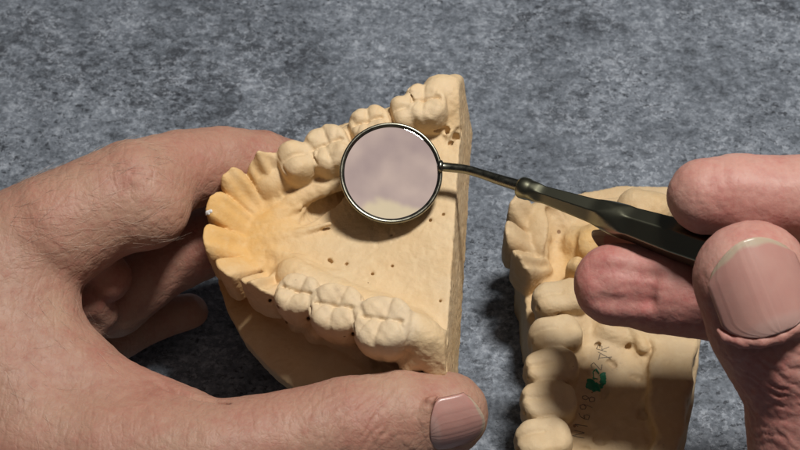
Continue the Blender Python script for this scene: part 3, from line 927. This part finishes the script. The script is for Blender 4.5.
# ---------------------------------------- left hand
pts = {
 'wrist': P(-150, 520, 34.5), 'palm': P(-20, 400, 35.4),
 'mcp2': P(-6, 268, 36.0), 'pip2': P(134, 190, 36.5), 'dip2': P(222, 164, 38.0), 'tip2': P(284, 172, 38.9),
 'cmc1': P(30, 455, 34.4), 'mcp1': P(212, 462, 34.2), 'ip1': P(348, 430, 34.6), 'tip1': P(446, 414, 34.9),
}
allp = np.array([P(-330, 100, 34), P(-330, 620, 36), P(520, 500, 34), P(500, 130, 40), P(100, 120, 42.5), P(-250, 300, 42), P(150, 500, 31.5)])
fl = HandField(np.array([-15.5, allp[:, 1].min()-.8, 1.0]), np.array([3.2, allp[:, 1].max()+.8, 12.6]), .045)
C = lambda x, y, d: P(x, y, d)
# index finger
fl.chain([C(-20, 275, 36.2), C(55, 232, 36.1), pts['pip2'], C(180, 171, 37.4), pts['dip2'], C(262, 166, 38.5), C(284, 170, 38.8)], [1.55, 1.28, 1.10, .90, .84, .80, .72], .35)
fl.ell(C(146, 212, 36.3), [Rv, Uv, Fv], [.95, .85, .9], .4)
# back of the hand and web
fl.chain([C(-200, 430, 36.5), C(-80, 350, 36.3), C(-20, 290, 36.2)], [2.4, 2.0, 1.5], .6)
fl.chain([C(-20, 300, 35.9), C(0, 380, 35.2), C(40, 440, 34.8)], [1.7, 1.6, 1.5], .5)
fl.chain([C(20, 300, 35.9), C(42, 350, 35.4), C(95, 410, 34.9)], [1.25, 1.05, 1.0], .4)
fl.chain([C(58, 340, 35.8), C(108, 392, 35.2), C(180, 430, 34.8)], [.55, .75, .9], .35)
fl.chain([C(-330, 560, 36.5), C(-150, 480, 36.0), C(20, 455, 35.0)], [2.6, 2.2, 1.7], .6)
fl.chain([C(-330, 450, 37.5), C(-150, 400, 37.5), C(-20, 340, 37.4)], [2.4, 2.0, 1.6], .6)
# thumb
fl.chain([C(20, 460, 34.7), C(110, 462, 34.4), pts['mcp1'], C(285, 444, 34.4), pts['ip1'], C(400, 420, 34.75), pts['tip1']], [1.6, 1.45, 1.28, 1.08, 1.10, 1.02, .86], .35)
fl.chain([C(405, 416, 35.2), C(448, 412, 35.3)], [.75, .70], .3)
# palm side and the fingers folded below the cast
fl.chain([C(-60, 300, 38), C(20, 330, 38.3), C(30, 400, 37.5)], [1.5, 1.3, 1.2], .5)
fl.chain([C(40, 290, 38.0), C(112, 300, 38.8), C(160, 262, 39.2), C(222, 234, 39.3), C(262, 226, 39.5)], [.95, .86, .84, .82, .70], .2)
fl.chain([C(10, 330, 39.2), C(90, 345, 39.9), C(145, 322, 40.7), C(188, 314, 41.0)], [1.0, .70, .60, .48], .2)
fl.chain([C(-30, 360, 39.5), C(40, 385, 40.0), C(90, 370, 40.2)], [1.0, .7, .55], .2)
fl.chain([C(50, 262, 37.0), C(92, 262, 37.1), C(108, 278, 37.3)], [.65, .56, .50], .14)
fl.chain([C(60, 300, 37.2), C(92, 300, 37.5), C(100, 312, 37.8)], [.6, .44, .40], .12)
fl.chain([C(60, 325, 37.4), C(88, 326, 37.9)], [.55, .42], .15)
# creases
for q, r in ((((88, 252, 36.1), (118, 258, 36.3), (150, 250, 36.4)), .05), (((84, 255, 36.0), (78, 290, 36.0), (92, 330, 35.9)), .05), (((110, 345, 34.9), (170, 392, 34.4), (230, 408, 33.9)), .045)):
    fl.chain([C(*p_) for p_ in q], [r]*len(q), .16, cut=True)
# nail of the thumb
n_base = C(427, 430, 34.0); n_tip = C(482, 418, 34.3)
n_up = -Fv*.88-Uv*.50+Rv*.10
nail_folds(fl, n_base, n_tip, n_up, 1.32, .08, .20, .16)
LH_or = C(-20, 400, 36)
W = [(C(135, 170, 35.5), Rv*.9-Uv*.5, .26, .026, 1.6), (C(375, 408, 33.8), Rv*.75-Uv*.65, .16, .040, 1.0), (C(330, 425, 33.6), Rv*.8-Uv*.6, .20, .032, 1.0),
     (C(60, 300, 34.6), Rv*.8+Uv*.2, .24, .016, 1.6), (C(60, 420, 33.5), Rv*.3+Uv*.9, .24, .012, 2.5), (C(190, 410, 33.6), Uv+Rv*.4, .2, .014, 1.3), (C(600-400, 165, 37), Rv, .18, .012, .9),
     (C(105, 280, 37), Rv*.4+Uv, .2, .012, .8)]
lh, VL, NL, QL = finish_hand(fl, 'hand', MAT_SKL,
    [(C(140, 195, 35.6), .9, .6), (C(200, 170, 36.8), .8, .55), (C(120, 360, 34.8), 1.0, .5), (C(160, 390, 34.2), 1.0, .55), (C(280, 420, 33.6), 1.2, .35), (C(370, 420, 33.6), 1.0, .55), (C(440, 400, 34), .8, .6), (C(250, 160, 38), 1.1, .7), (C(100, 290, 37), 1.2, .65), (C(200, 240, 39), 2, .8)],
    'left hand reaching in from the left edge, thumb and index finger gripping the cream cast', lambda V: wrinkles(V, W), .6, origin=LH_or)
del fl
make_nail('fingernail', n_base, n_tip, n_up, 1.42, .33, lh, LH_or, free=.05, lift=-.03, curl=.20, seed=3, drop=.05)

# fine hairs on the back of the hand
def hairs(parent, V, N, sel, n, flow, length, mat, origin, seed=1):
    rg = np.random.RandomState(seed); idx = np.where(sel)[0]
    if len(idx) == 0: return
    Vv = []; Fc = []
    for i in rg.choice(idx, n):
        p_, nn = V[i], N[i]
        dr = flow+rg.normal(0, .28, 3); dr = dr-nn*(dr@nn); dr /= np.linalg.norm(dr)
        Ln = length*rg.uniform(.5, 1.2); sd = np.cross(nn, dr); b0 = len(Vv)
        bend = rg.uniform(-.25, .25)
        for k in range(6):
            t = k/5; c = p_+dr*Ln*t+nn*(.10*Ln*t+.16*Ln*t*(1-t)+.004)+sd*bend*Ln*t*t
            r = .0026*(1-.7*t)
            for (a, b) in ((1, 0), (-.5, .87), (-.5, -.87)): Vv.append(c+(sd*a+nn*b)*r)
        for k in range(5):
            for j in range(3):
                a = b0+k*3+j; b = b0+k*3+(j+1) % 3; Fc.append((a, b, b+3, a+3))
    o = new_mesh_object('hair', np.array(Vv), Fc, mat, parent, origin); o['kind'] = 'stuff'
    return o
def toPx(V):
    q = V-CAM; d = q@Fv; return 400+FPX*(q@Rv)/d, 225-FPX*(q@Uv)/d
pxL, pyL = toPx(VL)
facing = (NL@Fv) < -.15
sel = facing & (pxL > 10) & (pxL < 165) & (pyL > 140) & (pyL < 290) & (pxL*.45+pyL > 190) & (pyL < 255+.2*(100-pxL))
hairs(lh, VL, NL, sel, 170, Rv*.9+Uv*.25, .62, MAT_HAIR, LH_or)
sel = facing & (pxL > 0) & (pxL < 110) & (pyL > 290) & (pyL < 450)
hairs(lh, VL, NL, sel, 60, Rv*.7-Uv*.6, .5, MAT_HAIR, LH_or, 2)

# ---------------------------------------- right hand
fl = HandField(np.array([2.9, -16.0, 2.0]), np.array([18.5, 4.5, 14.0]), .05)
ti = C(752, 277, 31.3)
# thumb
fl.chain([C(752, 279, 31.45), C(772, 322, 31.6), C(806, 384, 31.9), C(818, 460, 32.2), C(860, 560, 33.0), C(1000, 620, 34.5), C(1150, 580, 36.0)], [1.10, 1.22, 1.20, 1.32, 1.5, 1.8, 2.0], .35)
# index
fl.chain([C(706, 196, 32.9), C(735, 196, 32.9), C(800, 200, 32.8), C(930, 215, 32.6), C(1080, 280, 33.6), C(1200, 360, 35)], [.74, .81, .86, .95, 1.15, 1.5], .3)
# middle
fl.chain([C(619, 285, 34.6), C(655, 288, 34.5), C(720, 296, 34.5), C(820, 318, 34.7), C(950, 340, 35.2), C(1120, 380, 36)], [.78, .92, .93, .95, 1.1, 1.5], .3)
fl.ell(C(612, 284, 34.35), [Rv, Uv, Fv], [.80, .82, .6], .3)
# ring and little finger, folded, outside the picture
fl.chain([C(860, 400, 36.2), C(960, 420, 36.5), C(1120, 440, 37)], [.75, .95, 1.5], .3)
fl.chain([C(900, 470, 37.0), C(980, 490, 37.3), C(1120, 500, 37.6)], [.65, .85, 1.5], .3)
# palm and wrist
fl.chain([C(1150, 560, 36.3), C(1180, 420, 36.0), C(1190, 350, 35.3)], [2.0, 1.9, 1.5], .6)
fl.chain([C(1180, 460, 36.4), C(1300, 520, 38)], [2.3, 2.2], .6)
# pad wrinkles of the middle finger
for q, r in ((((598, 282, 33.7), (622, 288, 33.6), (650, 290, 33.6)), .04), (((596, 268, 33.8), (625, 270, 33.7), (655, 276, 33.6)), .02), (((604, 300, 33.8), (628, 303, 33.7), (650, 302, 33.7)), .03)):
    fl.chain([C(*p_) for p_ in q], [r]*len(q), .34, cut=True)
rn_up = -Fv*1.0+Rv*.02+Uv*.10
rn_base = C(777, 333, 30.38); rn_tip = C(741, 241, 30.52)
nail_folds(fl, rn_base, rn_tip, rn_up, 1.84, .13, .42, .20)
mn_up = Uv*1.0+Fv*.35
mn_base = C(652, 252, 35.0); mn_tip = C(592, 248, 34.9)
RH_or = C(1150, 450, 36)
W = [(C(626, 286, 33.7), Uv+Rv*.15, .20, .008, .75), (C(780, 372, 30.75), Rv*.6+Uv*.8, .20, .05, 1.1), (C(790, 430, 30.95), Rv*.25+Uv*.9, .27, .042, 1.3), (C(760, 190, 32.1), Rv+Uv*.2, .20, .008, 1.3),
     (C(720, 235, 30.4), Rv*.5-Uv, .12, .010, .5)]
rh, VR, NR, QR = finish_hand(fl, 'hand', MAT_SKR,
    [(C(625, 285, 33.8), 1.3, .95), (C(700, 300, 33.6), 1.3, .9), (C(740, 205, 32.2), 1.2, .5), (C(735, 235, 30.5), .7, .5), (C(720, 320, 31), .9, .7), (C(780, 400, 31), 1.6, .55)],
    'right hand entering from the right edge, fingertips pinching the dark mirror handle', lambda V: wrinkles(V, W), .3, origin=RH_or)
del fl
make_nail('fingernail', rn_base, rn_tip, rn_up, 1.84, .50, rh, RH_or, free=.07, lift=-.03, curl=.14, seed=5, drop=.06)
make_nail('fingernail', mn_base, mn_tip, mn_up, 1.15, .25, rh, RH_or, free=.22, lift=.20, curl=.12, seed=8, drop=.06)

# ================================================================== LIGHT
def area(name, loc, target, size, power, col):
    ld = bpy.data.lights.new(name, 'AREA'); ld.shape = 'DISK'; ld.size = size*S; ld.energy = power; ld.color = col
    o = bpy.data.objects.new(name, ld); COL.objects.link(o); o.location = np.array(loc)*S
    d = Vector((np.array(target)-np.array(loc)).tolist()); o.rotation_euler = d.to_track_quat('-Z', 'Y').to_euler()
    return o
tgt = P(400, 225, 37)
ldir = Rv*.15+Uv*.66-Fv*.70; ldir /= np.linalg.norm(ldir)
area('desk_lamp', tgt+ldir*50+Rv*4, tgt, 9, 2.9, (1.0, .955, .90))

w = bpy.data.worlds.new('World'); scn.world = w; w.use_nodes = True
nt = w.node_tree; bg = nt.nodes['Background']
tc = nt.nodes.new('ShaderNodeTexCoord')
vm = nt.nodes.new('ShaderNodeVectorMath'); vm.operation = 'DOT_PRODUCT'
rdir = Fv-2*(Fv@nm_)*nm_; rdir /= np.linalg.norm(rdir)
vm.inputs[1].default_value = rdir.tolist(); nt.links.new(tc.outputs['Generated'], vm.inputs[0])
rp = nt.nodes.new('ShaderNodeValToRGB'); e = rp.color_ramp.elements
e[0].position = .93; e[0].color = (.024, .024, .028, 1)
e[1].position = .985; e[1].color = (.57, .465, .425, 1)  # pinkish reflection painted into the world around the direction the mirror faces
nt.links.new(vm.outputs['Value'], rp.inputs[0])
# cream reflection for the mirror, painted into the world colour as a patch
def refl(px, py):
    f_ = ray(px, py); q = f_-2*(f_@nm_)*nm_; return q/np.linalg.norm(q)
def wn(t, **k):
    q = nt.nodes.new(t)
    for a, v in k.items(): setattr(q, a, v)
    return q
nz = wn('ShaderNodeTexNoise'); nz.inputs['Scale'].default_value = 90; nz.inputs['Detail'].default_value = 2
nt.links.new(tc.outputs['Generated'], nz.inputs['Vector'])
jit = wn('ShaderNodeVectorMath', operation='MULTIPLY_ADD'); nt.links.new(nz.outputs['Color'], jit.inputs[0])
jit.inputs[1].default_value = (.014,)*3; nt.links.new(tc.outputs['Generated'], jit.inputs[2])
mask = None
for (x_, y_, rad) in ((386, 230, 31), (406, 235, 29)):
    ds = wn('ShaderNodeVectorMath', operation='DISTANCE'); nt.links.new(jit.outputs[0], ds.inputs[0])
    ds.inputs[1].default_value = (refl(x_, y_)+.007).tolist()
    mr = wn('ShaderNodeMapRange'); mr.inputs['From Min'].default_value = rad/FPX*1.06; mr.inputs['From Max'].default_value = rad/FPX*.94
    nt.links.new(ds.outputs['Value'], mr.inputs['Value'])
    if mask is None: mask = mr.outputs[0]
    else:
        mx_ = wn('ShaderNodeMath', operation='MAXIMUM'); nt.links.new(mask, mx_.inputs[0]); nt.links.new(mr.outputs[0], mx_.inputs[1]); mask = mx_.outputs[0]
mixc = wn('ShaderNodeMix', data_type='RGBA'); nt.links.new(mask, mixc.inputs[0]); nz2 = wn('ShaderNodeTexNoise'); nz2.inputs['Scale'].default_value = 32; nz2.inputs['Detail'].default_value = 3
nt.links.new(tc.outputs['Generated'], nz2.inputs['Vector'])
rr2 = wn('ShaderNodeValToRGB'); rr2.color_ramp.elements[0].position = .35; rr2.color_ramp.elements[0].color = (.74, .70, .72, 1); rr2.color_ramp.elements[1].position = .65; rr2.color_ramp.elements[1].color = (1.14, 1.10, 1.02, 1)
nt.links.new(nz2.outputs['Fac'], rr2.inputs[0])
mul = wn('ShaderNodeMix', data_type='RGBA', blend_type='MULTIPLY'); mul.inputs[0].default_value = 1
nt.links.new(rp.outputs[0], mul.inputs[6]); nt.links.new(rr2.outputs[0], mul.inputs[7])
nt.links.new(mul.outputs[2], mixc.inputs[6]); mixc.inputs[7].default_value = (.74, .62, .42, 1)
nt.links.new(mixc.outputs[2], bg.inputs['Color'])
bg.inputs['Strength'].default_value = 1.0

# ================================================================== CAMERA
cam = bpy.data.cameras.new('camera'); co = bpy.data.objects.new('camera', cam); COL.objects.link(co)
co.location = CAM*S; co.rotation_euler = (math.pi/2-PITCH, 0, 0)
cam.sensor_width = 36; cam.lens = 36*FPX/800; cam.clip_start = .005; cam.clip_end = 50
cam.dof.use_dof = True; cam.dof.focus_distance = 35.6*S; cam.dof.aperture_fstop = 50
scn.camera = co
scn.view_settings.view_transform = 'Standard'; scn.view_settings.look = 'None'
scn.view_settings.exposure = 0; scn.view_settings.gamma = 1
scn.render.engine = 'CYCLES'
scn.cycles.use_denoising = True
